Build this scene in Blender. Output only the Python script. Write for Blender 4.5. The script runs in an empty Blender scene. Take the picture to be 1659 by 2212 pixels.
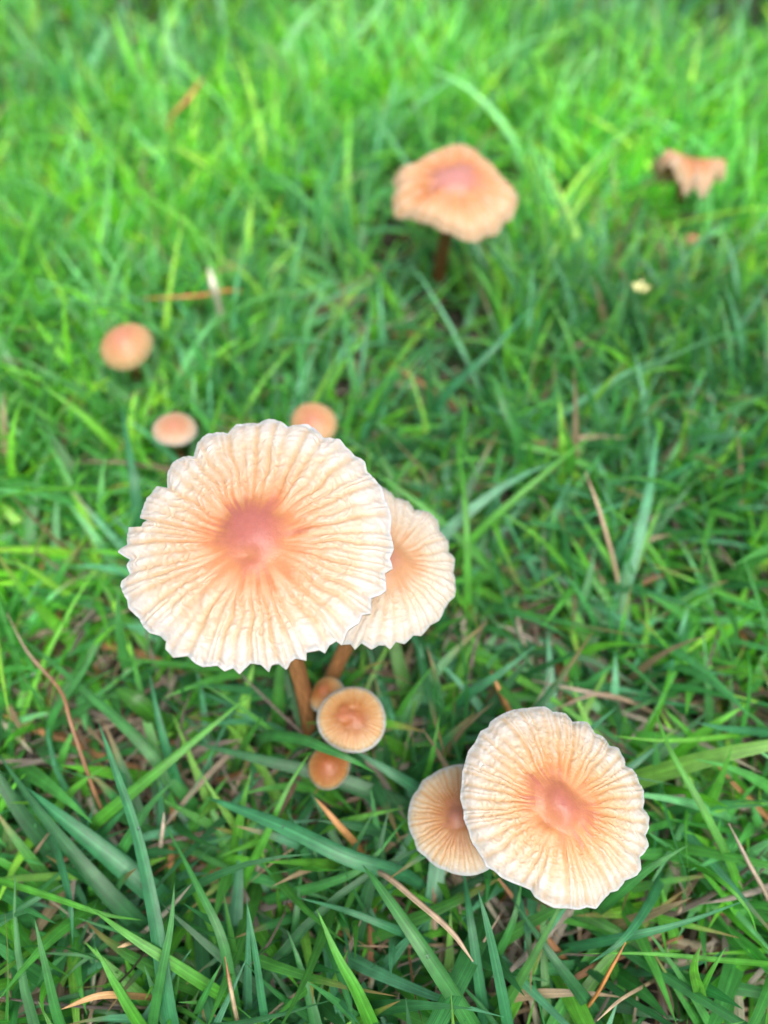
import bpy, math
import numpy as np
from mathutils import Vector

S = bpy.context.scene
R = math.radians
# ------------------------------------------------------------------ camera
CAM_H, PITCH, FPX = 0.215, 54.0, 1664.0      # metres above the soil, degrees below the horizon
cd = bpy.data.cameras.new('camera'); cam = bpy.data.objects.new('camera', cd)
S.collection.objects.link(cam); S.camera = cam
cam.location = (0, 0, CAM_H); cam.rotation_euler = (R(90 - PITCH), 0, 0)
cd.sensor_fit = 'HORIZONTAL'; cd.sensor_width = 36; cd.lens = 36 * FPX / 1659
cd.clip_start = 0.002; cd.clip_end = 200
cd.dof.use_dof = True; cd.dof.focus_distance = 0.153; cd.dof.aperture_fstop = 9.2; cd.dof.aperture_blades = 0
# ------------------------------------------------------------------ world, sun, exposure
W = bpy.data.worlds.new('World'); S.world = W; W.use_nodes = True
nt = W.node_tree; nt.nodes.clear()
sky = nt.nodes.new('ShaderNodeTexSky'); sky.sky_type = 'NISHITA'; sky.sun_disc = False
SUN_EL, SUN_AZ = R(62), R(160)
sky.sun_elevation = SUN_EL; sky.sun_rotation = SUN_AZ
sky.air_density = 1.0; sky.dust_density = 6.0; sky.ozone_density = 1.0
hs = nt.nodes.new('ShaderNodeHueSaturation'); hs.inputs['Saturation'].default_value = 0.6   # thin overcast
bg = nt.nodes.new('ShaderNodeBackground'); bg.inputs['Strength'].default_value = 0.15
wo = nt.nodes.new('ShaderNodeOutputWorld')
nt.links.new(sky.outputs[0], hs.inputs['Color']); nt.links.new(hs.outputs[0], bg.inputs[0]); nt.links.new(bg.outputs[0], wo.inputs[0])
sd = bpy.data.lights.new('sun', 'SUN'); sd.energy = 1.2; sd.angle = R(35); sd.color = (1, .97, .94)
sun = bpy.data.objects.new('sun', sd); S.collection.objects.link(sun)
dvec = Vector((math.sin(SUN_AZ) * math.cos(SUN_EL), math.cos(SUN_AZ) * math.cos(SUN_EL), math.sin(SUN_EL)))
sun.rotation_euler = dvec.to_track_quat('Z', 'Y').to_euler(); sun.location = dvec * 2
S.view_settings.view_transform = 'Standard'; S.view_settings.look = 'None'
S.view_settings.gamma = 1; S.view_settings.use_curve_mapping = False
S.view_settings.exposure = 0.65
S.render.engine = 'CYCLES'
S.cycles.use_denoising = True; S.cycles.max_bounces = 7; S.cycles.diffuse_bounces = 4
S.cycles.transmission_bounces = 4; S.cycles.sample_clamp_indirect = 6; S.cycles.caustics_refractive = False

rng = np.random.default_rng(11)
# ------------------------------------------------------------------ geometry of the view (photo 1659 x 2212)
cp, sp_ = math.cos(R(PITCH)), math.sin(R(PITCH))
def ray(px, py):
    a, b = (px - 829.5) / FPX, (1106 - py) / FPX
    return np.array([a, cp + b * sp_, -sp_ + b * cp])
def at(px, py, h):                      # the point at height h (m) that stands there
    d = ray(px, py); t = (h - CAM_H) / d[2]
    return np.array([0, 0, CAM_H]) + d * t
def depth(p): return float(p[1] * cp - (p[2] - CAM_H) * sp_)
def project(P):
    x, y, z = P[..., 0], P[..., 1], P[..., 2] - CAM_H
    d = y * cp - z * sp_; u = y * sp_ + z * cp
    return 829.5 + FPX * x / d, 1106 - FPX * u / d, d
def sstep(x, a, b):
    t = np.clip((x - a) / (b - a), 0, 1); return t * t * (3 - 2 * t)
def vnoise(x, y, seed=0, px=None):      # value noise on a lattice, periodic in x when px is given
    xi, yi = np.floor(x).astype(np.int64), np.floor(y).astype(np.int64)
    fx, fy = x - xi, y - yi; fx = fx * fx * (3 - 2 * fx); fy = fy * fy * (3 - 2 * fy)
    def h(a, b):
        if px: a = np.mod(a, px)
        n = (a * 374761393 + b * 668265263 + seed * 982451653) & 0xffffffff
        n = ((n ^ (n >> 13)) * 1274126177) & 0xffffffff
        return ((n ^ (n >> 16)) & 0xffff) / 65535.0
    return (h(xi, yi) * (1 - fx) + h(xi + 1, yi) * fx) * (1 - fy) + (h(xi, yi + 1) * (1 - fx) + h(xi + 1, yi + 1) * fx) * fy

# ------------------------------------------------------------------ materials
def nmat(name):
    m = bpy.data.materials.new(name); m.use_nodes = True
    t = m.node_tree; b = t.nodes['Principled BSDF']; o = t.nodes['Material Output']
    return m, t, b, o
def N(t, typ, **k):
    n = t.nodes.new(typ)
    for a, v in k.items():
        if a in n.inputs: n.inputs[a].default_value = v
        else: setattr(n, a, v)
    return n
def L(t, a, b): t.links.new(a, b)
def setv(n, **k):
    for a, v in k.items(): n.inputs[a.replace('_', ' ')].default_value = v

def make_blade_mat(name, rough, trans, scale):
    m, t, b, o = nmat(name)
    at_ = N(t, 'ShaderNodeAttribute', attribute_name='col')
    uv = N(t, 'ShaderNodeUVMap', uv_map='uv')
    sep = N(t, 'ShaderNodeSeparateXYZ'); L(t, uv.outputs[0], sep.inputs[0])
    veins = N(t, 'ShaderNodeMath', operation='MULTIPLY'); L(t, sep.outputs[0], veins.inputs[0]); veins.inputs[1].default_value = 62
    sn = N(t, 'ShaderNodeMath', operation='SINE'); L(t, veins.outputs[0], sn.inputs[0])
    mr = N(t, 'ShaderNodeMapRange'); L(t, sn.outputs[0], mr.inputs[0])
    mr.inputs[1].default_value = -1; mr.inputs[2].default_value = 1; mr.inputs[3].default_value = .84; mr.inputs[4].default_value = 1.1
    geo = N(t, 'ShaderNodeTexCoord')
    no = N(t, 'ShaderNodeTexNoise', Scale=scale, Detail=4.0); L(t, geo.outputs['Object'], no.inputs['Vector'])
    mr2 = N(t, 'ShaderNodeMapRange'); L(t, no.outputs[0], mr2.inputs[0])
    mr2.inputs[1].default_value = .3; mr2.inputs[2].default_value = .7; mr2.inputs[3].default_value = .78; mr2.inputs[4].default_value = 1.2
    mul = N(t, 'ShaderNodeMath', operation='MULTIPLY'); L(t, mr.outputs[0], mul.inputs[0]); L(t, mr2.outputs[0], mul.inputs[1])
    # long streaks along the leaf, different on every leaf, and a paler midrib
    mp = N(t, 'ShaderNodeMapping'); mp.inputs['Scale'].default_value = (9, 2.2, 1); L(t, uv.outputs[0], mp.inputs[0])
    sc_ = N(t, 'ShaderNodeSeparateColor'); L(t, at_.outputs['Color'], sc_.inputs[0])
    wv = N(t, 'ShaderNodeMath', operation='MULTIPLY'); L(t, sc_.outputs[1], wv.inputs[0]); wv.inputs[1].default_value = 30
    sn2 = N(t, 'ShaderNodeTexNoise', Scale=1.0, Detail=4.0, Roughness=.65, noise_dimensions='4D'); L(t, mp.outputs[0], sn2.inputs['Vector']); L(t, wv.outputs[0], sn2.inputs['W'])
    m3 = N(t, 'ShaderNodeMapRange'); L(t, sn2.outputs[0], m3.inputs[0])
    m3.inputs[1].default_value = .3; m3.inputs[2].default_value = .7; m3.inputs[3].default_value = .70; m3.inputs[4].default_value = 1.28
    mu3 = N(t, 'ShaderNodeMath', operation='MULTIPLY'); L(t, mul.outputs[0], mu3.inputs[0]); L(t, m3.outputs[0], mu3.inputs[1])
    sb = N(t, 'ShaderNodeMath', operation='SUBTRACT'); L(t, sep.outputs[0], sb.inputs[0]); sb.inputs[1].default_value = .5
    ab = N(t, 'ShaderNodeMath', operation='ABSOLUTE'); L(t, sb.outputs[0], ab.inputs[0])
    m4 = N(t, 'ShaderNodeMapRange', interpolation_type='SMOOTHSTEP'); L(t, ab.outputs[0], m4.inputs[0])
    m4.inputs[1].default_value = .02; m4.inputs[2].default_value = .09; m4.inputs[3].default_value = 1.3; m4.inputs[4].default_value = 1.0
    mu4 = N(t, 'ShaderNodeMath', operation='MULTIPLY'); L(t, mu3.outputs[0], mu4.inputs[0]); L(t, m4.outputs[0], mu4.inputs[1])
    vm = N(t, 'ShaderNodeVectorMath', operation='SCALE'); L(t, at_.outputs['Color'], vm.inputs[0]); L(t, mu4.outputs[0], vm.inputs['Scale'])
    L(t, vm.outputs[0], b.inputs['Base Color'])
    setv(b, Roughness=rough, Specular_IOR_Level=.6, Coat_Weight=.25, Coat_Roughness=.25, Sheen_Weight=.03 if trans > .3 else 0, Sheen_Roughness=.5); b.inputs['Sheen Tint'].default_value = (.7, 1, .85, 1)
    bump = N(t, 'ShaderNodeBump', Strength=.35, Distance=.00008); L(t, sn.outputs[0], bump.inputs['Height']); L(t, bump.outputs[0], b.inputs['Normal'])
    if trans:
        tr = N(t, 'ShaderNodeBsdfTranslucent'); hsv = N(t, 'ShaderNodeHueSaturation', Hue=.485, Saturation=1.1, Value=1.75)
        L(t, vm.outputs[0], hsv.inputs['Color']); L(t, hsv.outputs[0], tr.inputs[0])
        mx = N(t, 'ShaderNodeMixShader'); mx.inputs[0].default_value = trans
        L(t, b.outputs[0], mx.inputs[1]); L(t, tr.outputs[0], mx.inputs[2]); L(t, mx.outputs[0], o.inputs[0])
    return m
M_GRASS = make_blade_mat('grass_leaf', .36, .40, 260)
M_STRAW = make_blade_mat('dry_straw', .6, .12, 400)

def make_cap_mat():
    m, t, b, o = nmat('mushroom_cap')
    at_ = N(t, 'ShaderNodeAttribute', attribute_name='col')
    geo = N(t, 'ShaderNodeTexCoord')
    n1 = N(t, 'ShaderNodeTexNoise', Scale=900.0, Detail=3.0); L(t, geo.outputs['Object'], n1.inputs['Vector'])
    n2 = N(t, 'ShaderNodeTexNoise', Scale=2600.0, Detail=2.0); L(t, geo.outputs['Object'], n2.inputs['Vector'])
    mr = N(t, 'ShaderNodeMapRange'); L(t, n1.outputs[0], mr.inputs[0])
    mr.inputs[1].default_value = .3; mr.inputs[2].default_value = .7; mr.inputs[3].default_value = .93; mr.inputs[4].default_value = 1.04
    vm = N(t, 'ShaderNodeVectorMath', operation='SCALE'); L(t, at_.outputs['Color'], vm.inputs[0]); L(t, mr.outputs[0], vm.inputs['Scale'])
    L(t, vm.outputs[0], b.inputs['Base Color'])
    setv(b, Roughness=.40, Specular_IOR_Level=.4, Subsurface_Weight=.4, Subsurface_Scale=.001)
    b.inputs['Subsurface Radius'].default_value = (1, .6, .35)
    add = N(t, 'ShaderNodeMath', operation='ADD'); L(t, n1.outputs[0], add.inputs[0]); L(t, n2.outputs[0], add.inputs[1])
    bump = N(t, 'ShaderNodeBump', Strength=.35, Distance=.00018); L(t, add.outputs[0], bump.inputs['Height']); L(t, bump.outputs[0], b.inputs['Normal'])
    # the watery thin margin lets light through
    am = N(t, 'ShaderNodeAttribute', attribute_name='thin')
    tr = N(t, 'ShaderNodeBsdfTranslucent'); L(t, vm.outputs[0], tr.inputs[0])
    mu = N(t, 'ShaderNodeMath', operation='MULTIPLY'); L(t, am.outputs['Fac'], mu.inputs[0]); mu.inputs[1].default_value = .16
    mx = N(t, 'ShaderNodeMixShader'); L(t, mu.outputs[0], mx.inputs[0]); L(t, b.outputs[0], mx.inputs[1]); L(t, tr.outputs[0], mx.inputs[2]); L(t, mx.outputs[0], o.inputs[0])
    return m
M_CAP = make_cap_mat()
def make_stem_mat():
    m, t, b, o = nmat('mushroom_stem')
    at_ = N(t, 'ShaderNodeAttribute', attribute_name='col')
    uv = N(t, 'ShaderNodeUVMap', uv_map='uv')
    mp = N(t, 'ShaderNodeMapping'); mp.inputs['Scale'].default_value = (14, 2.2, 1); L(t, uv.outputs[0], mp.inputs[0])
    n1 = N(t, 'ShaderNodeTexNoise', Scale=3.0, Detail=5.0); L(t, mp.outputs[0], n1.inputs['Vector'])
    mr = N(t, 'ShaderNodeMapRange'); L(t, n1.outputs[0], mr.inputs[0])
    mr.inputs[1].default_value = .3; mr.inputs[2].default_value = .7; mr.inputs[3].default_value = .45; mr.inputs[4].default_value = 1.45
    vm = N(t, 'ShaderNodeVectorMath', operation='SCALE'); L(t, at_.outputs['Color'], vm.inputs[0]); L(t, mr.outputs[0], vm.inputs['Scale'])
    L(t, vm.outputs[0], b.inputs['Base Color']); setv(b, Roughness=.5, Subsurface_Weight=.15, Subsurface_Scale=.0006)
    bump = N(t, 'ShaderNodeBump', Strength=.5, Distance=.0003); L(t, n1.outputs[0], bump.inputs['Height']); L(t, bump.outputs[0], b.inputs['Normal'])
    return m
M_STEM = make_stem_mat()
def make_soil():
    m, t, b, o = nmat('dark_soil')
    geo = N(t, 'ShaderNodeTexCoord')
    n1 = N(t, 'ShaderNodeTexNoise', Scale=60.0, Detail=8.0, Roughness=.7); L(t, geo.outputs['Object'], n1.inputs['Vector'])
    r = N(t, 'ShaderNodeValToRGB'); L(t, n1.outputs[0], r.inputs[0])
    r.color_ramp.elements[0].position = .35; r.color_ramp.elements[0].color = (.012, .009, .006, 1)
    r.color_ramp.elements[1].position = .7; r.color_ramp.elements[1].color = (.050, .035, .024, 1)
    # far from the camera the turf closes over the soil
    ln = N(t, 'ShaderNodeVectorMath', operation='LENGTH'); L(t, geo.outputs['Object'], ln.inputs[0])
    mr = N(t, 'ShaderNodeMapRange'); L(t, ln.outputs['Value'], mr.inputs[0]); mr.inputs[1].default_value = .9; mr.inputs[2].default_value = 1.6
    n3 = N(t, 'ShaderNodeTexNoise', Scale=220.0, Detail=4.0); L(t, geo.outputs['Object'], n3.inputs['Vector'])
    g = N(t, 'ShaderNodeValToRGB'); L(t, n3.outputs[0], g.inputs[0])
    g.color_ramp.elements[0].position = .35; g.color_ramp.elements[0].color = (.012, .05, .008, 1)
    g.color_ramp.elements[1].position = .65; g.color_ramp.elements[1].color = (.09, .26, .035, 1)
    mx = N(t, 'ShaderNodeMixRGB'); L(t, mr.outputs[0], mx.inputs[0]); L(t, r.outputs[0], mx.inputs[1]); L(t, g.outputs[0], mx.inputs[2])
    L(t, mx.outputs[0], b.inputs['Base Color']); setv(b, Roughness=.9)
    bump = N(t, 'ShaderNodeBump', Strength=.8, Distance=.003); L(t, n1.outputs[0], bump.inputs['Height']); L(t, bump.outputs[0], b.inputs['Normal'])
    return m
M_SOIL = make_soil()

# ------------------------------------------------------------------ object helpers
def link(o, parent=None):
    S.collection.objects.link(o)
    if parent is not None: o.parent = parent
    return o
def tag(o, label=None, cat=None, group=None, kind=None):
    if label: o['label'] = label
    if cat: o['category'] = cat
    if group: o['group'] = group
    if kind: o['kind'] = kind
    return o
def mesh_np(name, V, F, mat, col=None, uv=None, thin=None, parent=None, smooth=True):
    """V (n,3); F (m,4) quads; per-vertex colour, uv and thinness"""
    me = bpy.data.meshes.new(name)
    n, m = len(V), len(F)
    me.vertices.add(n); me.vertices.foreach_set('co', np.asarray(V, np.float32).ravel())
    F = np.asarray(F, np.int32)
    me.loops.add(m * 4); me.loops.foreach_set('vertex_index', F.ravel())
    me.polygons.add(m); me.polygons.foreach_set('loop_start', np.arange(0, m * 4, 4, dtype=np.int32))
    me.polygons.foreach_set('use_smooth', np.full(m, smooth, dtype=bool))
    me.update(calc_edges=True)
    if col is not None:
        a = me.attributes.new('col', 'FLOAT_COLOR', 'POINT')
        c = np.ones((n, 4), np.float32); c[:, :3] = np.clip(col, 0, 1); a.data.foreach_set('color', c.ravel())
    if thin is not None:
        a = me.attributes.new('thin', 'FLOAT', 'POINT'); a.data.foreach_set('value', np.asarray(thin, np.float32).ravel())
    if uv is not None:
        u = me.uv_layers.new(name='uv'); u.data.foreach_set('uv', np.asarray(uv, np.float32)[F.ravel()].ravel())
    me.materials.append(mat)
    return link(bpy.data.objects.new(name, me), parent)

# ------------------------------------------------------------------ ground
def ground():
    xs = np.concatenate([[-30, -8, -2.5], np.linspace(-1, 1, 81), [2.5, 8, 30]])
    ys = np.concatenate([[-30, -8, -2.5], np.linspace(-.8, 1.4, 89), [3, 9, 30]])
    X, Y = np.meshgrid(xs, ys)
    Z = -.004 + .006 * vnoise(X * 22 + 50, Y * 22 + 50, 3) * (np.abs(X) < 1.2) + .003 * vnoise(X * 70 + 90, Y * 70 + 90, 4)
    nx = len(xs); V = np.stack([X, Y, Z], -1).reshape(-1, 3)
    i = np.arange(len(ys) - 1)[:, None] * nx + np.arange(nx - 1)[None]
    F = np.stack([i, i + 1, i + nx + 1, i + nx], -1).reshape(-1, 4)
    tag(mesh_np('ground', V, F, M_SOIL), kind='structure')
ground()

# ------------------------------------------------------------------ mushrooms
C = np.array
UMBO, RING, PEACH, CREAM, PALE, EDGE = C([.64, .205, .155]), C([.74, .31, .10]), C([.83, .50, .26]), C([.91, .75, .53]), C([.95, .88, .75]), C([.90, .93, .94])
def ramp(s, stops):
    s = np.clip(s, 0, 1); xs = [a for a, _ in stops]
    return np.stack([np.interp(s, xs, [c[k] for _, c in stops]) for k in range(3)], -1)

CLEAR = []      # (px, py, rx, ry, depth) of places in front of which no loose blade may stand
CAPS3 = []      # (centre, radius) in space

def mushroom(label, c_px, h, rpx, base_px, group, outline=None, tilt=(10, 0), dome=.18, umbo=.10, umbo_w=.2, umbo_el=(1, 0), umbo_off=(0, 0),
             nribs=46, rib=.016, fork=True, wrinkle=.006, edge_dn=.05, stops=None, groove_amt=.8, groove_from=.36, stem_r=.0019, stem_bow=(0, 0),
             stem_cols=((.30, .145, .055), (.22, .095, .033)), n=(720, 130), seed=1, wave=None, radial=None, base_h=0., keep_stem=True, clear=True, gill_n=60, margin=.955, dents=(), under=(.78, .58, .36)):
    rg = np.random.default_rng(seed)
    P = at(c_px[0], c_px[1], h); dz = depth(P)
    tx, ty = R(tilt[0]), R(tilt[1])                     # tilt[0] leans the face towards the camera, tilt[1] to the right
    nrm = C([math.sin(ty), -math.sin(tx) * math.cos(ty), math.cos(tx) * math.cos(ty)])
    ex = C([1., 0, 0]); ex -= nrm * ex.dot(nrm); ex /= np.linalg.norm(ex); ey = np.cross(nrm, ex)
    nth, ns = n
    th = np.arange(nth) / nth * 2 * math.pi
    if outline is not None:
        pts = []
        for (px, py) in outline:
            d = ray(px, py); o = C([0, 0, CAM_H]); t = (P - o).dot(nrm) / d.dot(nrm); q = o + d * t - P
            pts.append((q.dot(ex), q.dot(ey)))
        pts = C(pts); a = np.arctan2(pts[:, 1], pts[:, 0]); r = np.hypot(pts[:, 0], pts[:, 1])
        k = np.argsort(a); a, r = a[k], r[k]
        Rt = np.interp(th, np.concatenate([a - 2 * math.pi, a, a + 2 * math.pi]), np.tile(r, 3), period=None) if False else \
             np.interp(np.where(th > math.pi, th - 2 * math.pi, th), np.concatenate([a[-3:] - 2 * math.pi, a, a[:3] + 2 * math.pi]), np.concatenate([r[-3:], r, r[:3]]))
    else:
        Rm_ = rpx / FPX * dz
        Rt = Rm_ * (1 + .03 * np.sin(2 * th + seed) + .02 * np.sin(3 * th + 2 * seed))
    if radial: Rt = Rt * radial(th)
    w = int(nth * .045); ker = np.exp(-np.linspace(-2, 2, 2 * w + 1) ** 2); ker /= ker.sum()
    Rl = np.convolve(np.concatenate([Rt[-w:], Rt, Rt[:w]]), ker, 'valid'); Rh = Rt - Rl; Rm = Rl.mean()
    # grooves: at the notches of the edge, gaps filled evenly
    g = []
    if outline is not None:
        mins = [i for i in range(nth) if Rh[i] < Rh[i - 1] and Rh[i] <= Rh[(i + 1) % nth]]
        g = sorted(th[i] for i in mins)
    if len(g) < 3: g = list(np.linspace(0, 2 * math.pi, 7)[:-1])
    gg = []; step = 2 * math.pi / nribs
    for a0, a1 in zip(g, g[1:] + [g[0] + 2 * math.pi]):
        if gg and a0 - gg[-1] < .55 * step: continue
        k = max(1, int(round((a1 - a0) / step)))
        gg += [a0 + (a1 - a0) * (j + (rg.uniform(-.17, .17) if j else 0)) / k for j in range(k)]
    gg = C(sorted(gg)); ng = len(gg)
    gext = np.concatenate([gg, [gg[0] + 2 * math.pi]])
    s = (np.arange(ns + 1) / ns) ** .85
    Sg, TH = np.meshgrid(s, th, indexing='ij')
    drift = .11 * (vnoise(TH / (2 * math.pi) * 22, Sg * 5.0, seed, 22) - .5) * sstep(1 - Sg, 0, .5)
    T2 = np.mod(TH + drift - gext[0], 2 * math.pi) + gext[0]
    ph = np.interp(T2, gext, np.arange(ng + 1))
    rid = np.floor(ph).astype(int) % ng
    c1 = np.abs(np.sin(math.pi * ph)) ** .55
    gr = (.5 + .5 * np.cos(2 * math.pi * ph)) ** 2.0                    # how much in the groove
    gw = rg.uniform(.45, 1.0, ng)                                      # some grooves are deeper
    near = np.round(ph).astype(int) % ng
    gr = gr * gw[near]
    if fork:
        s0 = rg.uniform(.5, 1.35, ng)[rid]
        f2 = np.exp(-(np.cos(math.pi * ph) / .34) ** 2) * sstep(Sg, s0, s0 + .2)
        gr = np.maximum(gr, f2 * .6)
    amp = sstep(Sg, groove_from - .08, groove_from + .22)
    hgt = Rm * rib * .72 * amp * (1 - gr * 1.25) * (0.6 + .6 * Sg)
    wr = vnoise(ph * 1.9 + 3 + 1.2 * vnoise(ph * 1.3, Sg * 14, seed + 6), Sg * 24 + vnoise(ph * 1.1, Sg * 9, seed + 5) * 4, seed + 7) + .5 * vnoise(ph * 4.2 + 3, Sg * 44, seed + 8)
    wr = (wr - .75)
    hgt += Rm * wrinkle * amp * wr * (1 - .3 * gr) * 1.8
    rr = Rl[None] * Sg * sstep(Sg, .1, .8) + Rm * Sg * (1 - sstep(Sg, .1, .8)) + Rh[None] * sstep(Sg, .72, 1.0) * Sg
    X, Y = rr * np.cos(TH), rr * np.sin(TH)
    # umbo, stretched and shifted
    ca, sa = math.cos(umbo_el[1]), math.sin(umbo_el[1])
    ux, uy = X / Rm - umbo_off[0], Y / Rm - umbo_off[1]
    ua, ub = ux * ca + uy * sa, -ux * sa + uy * ca
    d = np.sqrt((ua / umbo_el[0]) ** 2 + ub ** 2) + .10 * sstep(Sg, .03, .25) * (vnoise(X / Rm * 7 + 20, Y / Rm * 7 + 20, seed + 3) - .5)
    Z = Rm * dome * (1 - Sg ** 2) + Rm * umbo * .5 * (1 - sstep(d, umbo_w * .1, umbo_w * 1.7)) - Rm * umbo * .07 * np.exp(-((d - umbo_w * 1.55) / (umbo_w * .5)) ** 2)
    Z -= Rm * edge_dn * sstep(Sg, .8, 1.02) ** 2
    Z += .012 * Rm * np.sin(2 * TH + seed) * Sg ** 2 + .018 * Rm * (vnoise(TH / (2 * math.pi) * 11, Sg * 0, seed + 9, 11) - .5) * Sg ** 3
    if wave is not None: Z += Rm * wave(TH, Sg)
    Z += hgt
    if outline is not None: Z -= Rh[None] * sstep(Sg, .85, 1.) * .3
    dm = np.zeros_like(Z)
    for (dx, dy, dr, da) in dents:
        q = np.exp(-(((X / Rm - dx) / dr) ** 2 + ((Y / Rm - dy) / (dr * .6)) ** 2)); dm = np.maximum(dm, q); Z -= Rm * da * q
    # pigment
    stk = vnoise(ph * 1.7, Sg * 2.5, seed + 11) - .5
    sc = d * (1 - sstep(Sg, .3, .62)) + Sg * sstep(Sg, .3, .62)
    sc = sc + .11 * stk * sstep(Sg, .12, .4) + .16 * stk * np.exp(-((Sg - .36) / .12) ** 2) + .05 * (vnoise(X / Rm * 5 + 9, Y / Rm * 5 + 9, seed + 12) - .5)
    stops = stops or [(0, UMBO), (.10, UMBO), (.18, C([.68, .23, .14])), (.28, C([.80, .33, .13])), (.42, C([.87, .51, .27])), (.60, C([.90, .65, .42])), (.77, CREAM), (.85, PALE), (margin, C([.93, .88, .78])), (1.0, C([.93, .88, .78]))]
    col = ramp(sc, stops)
    col = col * (1 - .7 * dm[..., None]) + C([.70, .28, .10]) * .7 * dm[..., None]
    gcol = col * C([.95, .72, .46])
    ga = (gr * amp * groove_amt * (1 - .6 * sstep(Sg, .93, 1)))[..., None]
    col = col * (1 - ga) + gcol * ga
    pale = (np.clip(wr * 2.2, 0, 1) * amp * (1 - gr) * .75 * min(1, wrinkle / .006))[..., None]
    col = col * (1 - pale) + (col * .5 + C([1., .95, .84]) * .5) * pale
    wet = (np.clip(-wr * 2.4 - .35, 0, 1) * amp * (1 - gr) * .55 * sstep(Sg, .45, .8) * min(1, wrinkle / .006))[..., None]
    col = col * (1 - wet) + C([.80, .72, .56]) * wet
    col = np.clip(col, 0, 1); em = (.55 if outline is None else 1) * sstep(Sg + .03 * (vnoise(ph * 3, Sg * 6, seed + 13) - .5), margin, margin + .03)[..., None]
    em2 = (sstep(Sg, .978, .99) * vnoise(TH / (2 * math.pi) * 60, Sg * 0, seed + 15, 60) * (1 if outline is not None and len(outline) > 45 else 0))[..., None]
    if outline is not None: col = col * (1 - em) + C([.80, .82, .76]) * em; col = col * (1 - em2) + C([1., 1., 1.]) * em2
    else: col = col * (1 - em) + EDGE * em
    top = P + X[..., None] * ex + Y[..., None] * ey + Z[..., None] * nrm
    # underside: same rim, thicker towards the middle
    jb = np.unique(np.round(np.linspace(0, ns, 16)).astype(int))[::-1]
    thick = Rm * (.018 + .10 * (1 - s[jb]) ** 1.2)
    Zs = Z - hgt * (1 - .5 * sstep(Sg, .9, 1))
    bot = top[jb] - (thick[:, None] + (Z - Zs)[jb] * 0)[..., None] * nrm
    V = np.concatenate([top.reshape(-1, 3), bot.reshape(-1, 3)])
    nt_, nb = ns + 1, len(jb)
    def grid(off, rows, flip=False):
        i = off + np.arange(rows - 1)[:, None] * nth + np.arange(nth)[None]
        j = off + np.arange(rows - 1)[:, None] * nth + (np.arange(nth)[None] + 1) % nth
        return np.stack([i, i + nth, j + nth, j], -1).reshape(-1, 4)
    F = [grid(0, nt_), grid(nt_ * nth, nb)]
    a0 = (nt_ - 1) * nth + np.arange(nth); a1 = (nt_ - 1) * nth + (np.arange(nth) + 1) % nth
    b0 = nt_ * nth + np.arange(nth); b1 = nt_ * nth + (np.arange(nth) + 1) % nth
    F.append(np.stack([a0, b0, b1, a1], -1))
    colb = np.broadcast_to(C(under), (nb * nth, 3)) * (.9 + .1 * np.repeat(s[jb], nth)[:, None])
    thin = np.concatenate([(.25 + .75 * sstep(Sg, .85, 1)).ravel() * sstep(Sg, .3, .8).ravel(), np.full(nb * nth, .4)])
    # stem end and root
    B = at(base_px[0], base_px[1], base_h); B[2] = 0
    root = bpy.data.objects.new('mushroom', None); root.empty_display_size = .01; root.location = B; link(root)
    tag(root, label, 'mushroom', group)
    mesh_np('cap', V - B, np.concatenate(F), M_CAP, np.concatenate([col.reshape(-1, 3), colb]) * C([.600, .590, .605]), None, thin, root)
    # gills: thin plates hanging under the cap
    gv, gf, gc = [], [], []
    for k in range(gill_n):
        a = k / gill_n * 2 * math.pi; ii = int(a / (2 * math.pi) * nth)
        s_in = .12 if k % 2 == 0 else .45
        js = [int(round(ns * f)) for f in np.linspace(s_in, .96, 6)]
        tv = ex * -math.sin(a) + ey * math.cos(a); hw = Rm * .008
        st = len(gv)
        for j in js:
            p = top[j, ii] - nrm * Rm * (.018 + .10 * (1 - s[j]) ** 1.2) - B
            dp = Rm * (.13 * (1 - s[j]) ** .5 + .005)
            for sg in (-1, 1):
                gv.append(p + tv * hw * sg); gv.append(p + tv * hw * .4 * sg - nrm * dp)
            gc += [C(under)] * 4
        for q in range(5):
            o_ = st + q * 4
            gf += [(o_, o_ + 1, o_ + 5, o_ + 4), (o_ + 2, o_ + 6, o_ + 7, o_ + 3), (o_ + 1, o_ + 3, o_ + 7, o_ + 5)]
    gl = mesh_np('gills', C(gv), C(gf), M_CAP, C(gc) * .62, None, np.full(len(gv), .3), root, smooth=False)
    # stem
    p0 = B.copy() - C([0, 0, .003]); p3 = P + nrm * Rm * dome * .55
    p1 = p0 + C([stem_bow[0], stem_bow[1], h * .35]); p2 = p3 - nrm * (np.linalg.norm(p3 - p0) * .35)
    K, M = 30, 20; tt = np.linspace(0, 1, K)[:, None]
    ctr = (1 - tt) ** 3 * p0 + 3 * (1 - tt) ** 2 * tt * p1 + 3 * (1 - tt) * tt ** 2 * p2 + tt ** 3 * p3
    tg = np.gradient(ctr, axis=0); tg /= np.linalg.norm(tg, axis=1)[:, None]
    u = np.cross(tg, C([0, 1., .2])); u /= np.linalg.norm(u, axis=1)[:, None]; v = np.cross(tg, u)
    an = np.linspace(0, 2 * math.pi, M + 1)
    tr1 = tt[:, 0]
    rad = stem_r * (1.12 - .22 * tr1 + .25 * np.exp(-(tr1 / .06) ** 2) + .35 * sstep(tr1, .93, 1))
    flat = 1 + .10 * np.sin(2 * an + seed)[None] + .06 * np.sin(5 * an + 9 * tr1[:, None] + seed)
    Vs = ctr[:, None] + (rad[:, None] * flat)[..., None] * (np.cos(an)[None, :, None] * u[:, None] + np.sin(an)[None, :, None] * v[:, None])
    i = np.arange(K - 1)[:, None] * (M + 1) + np.arange(M)[None]
    Fs = np.stack([i, i + 1, i + M + 2, i + M + 1], -1).reshape(-1, 4)
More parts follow.
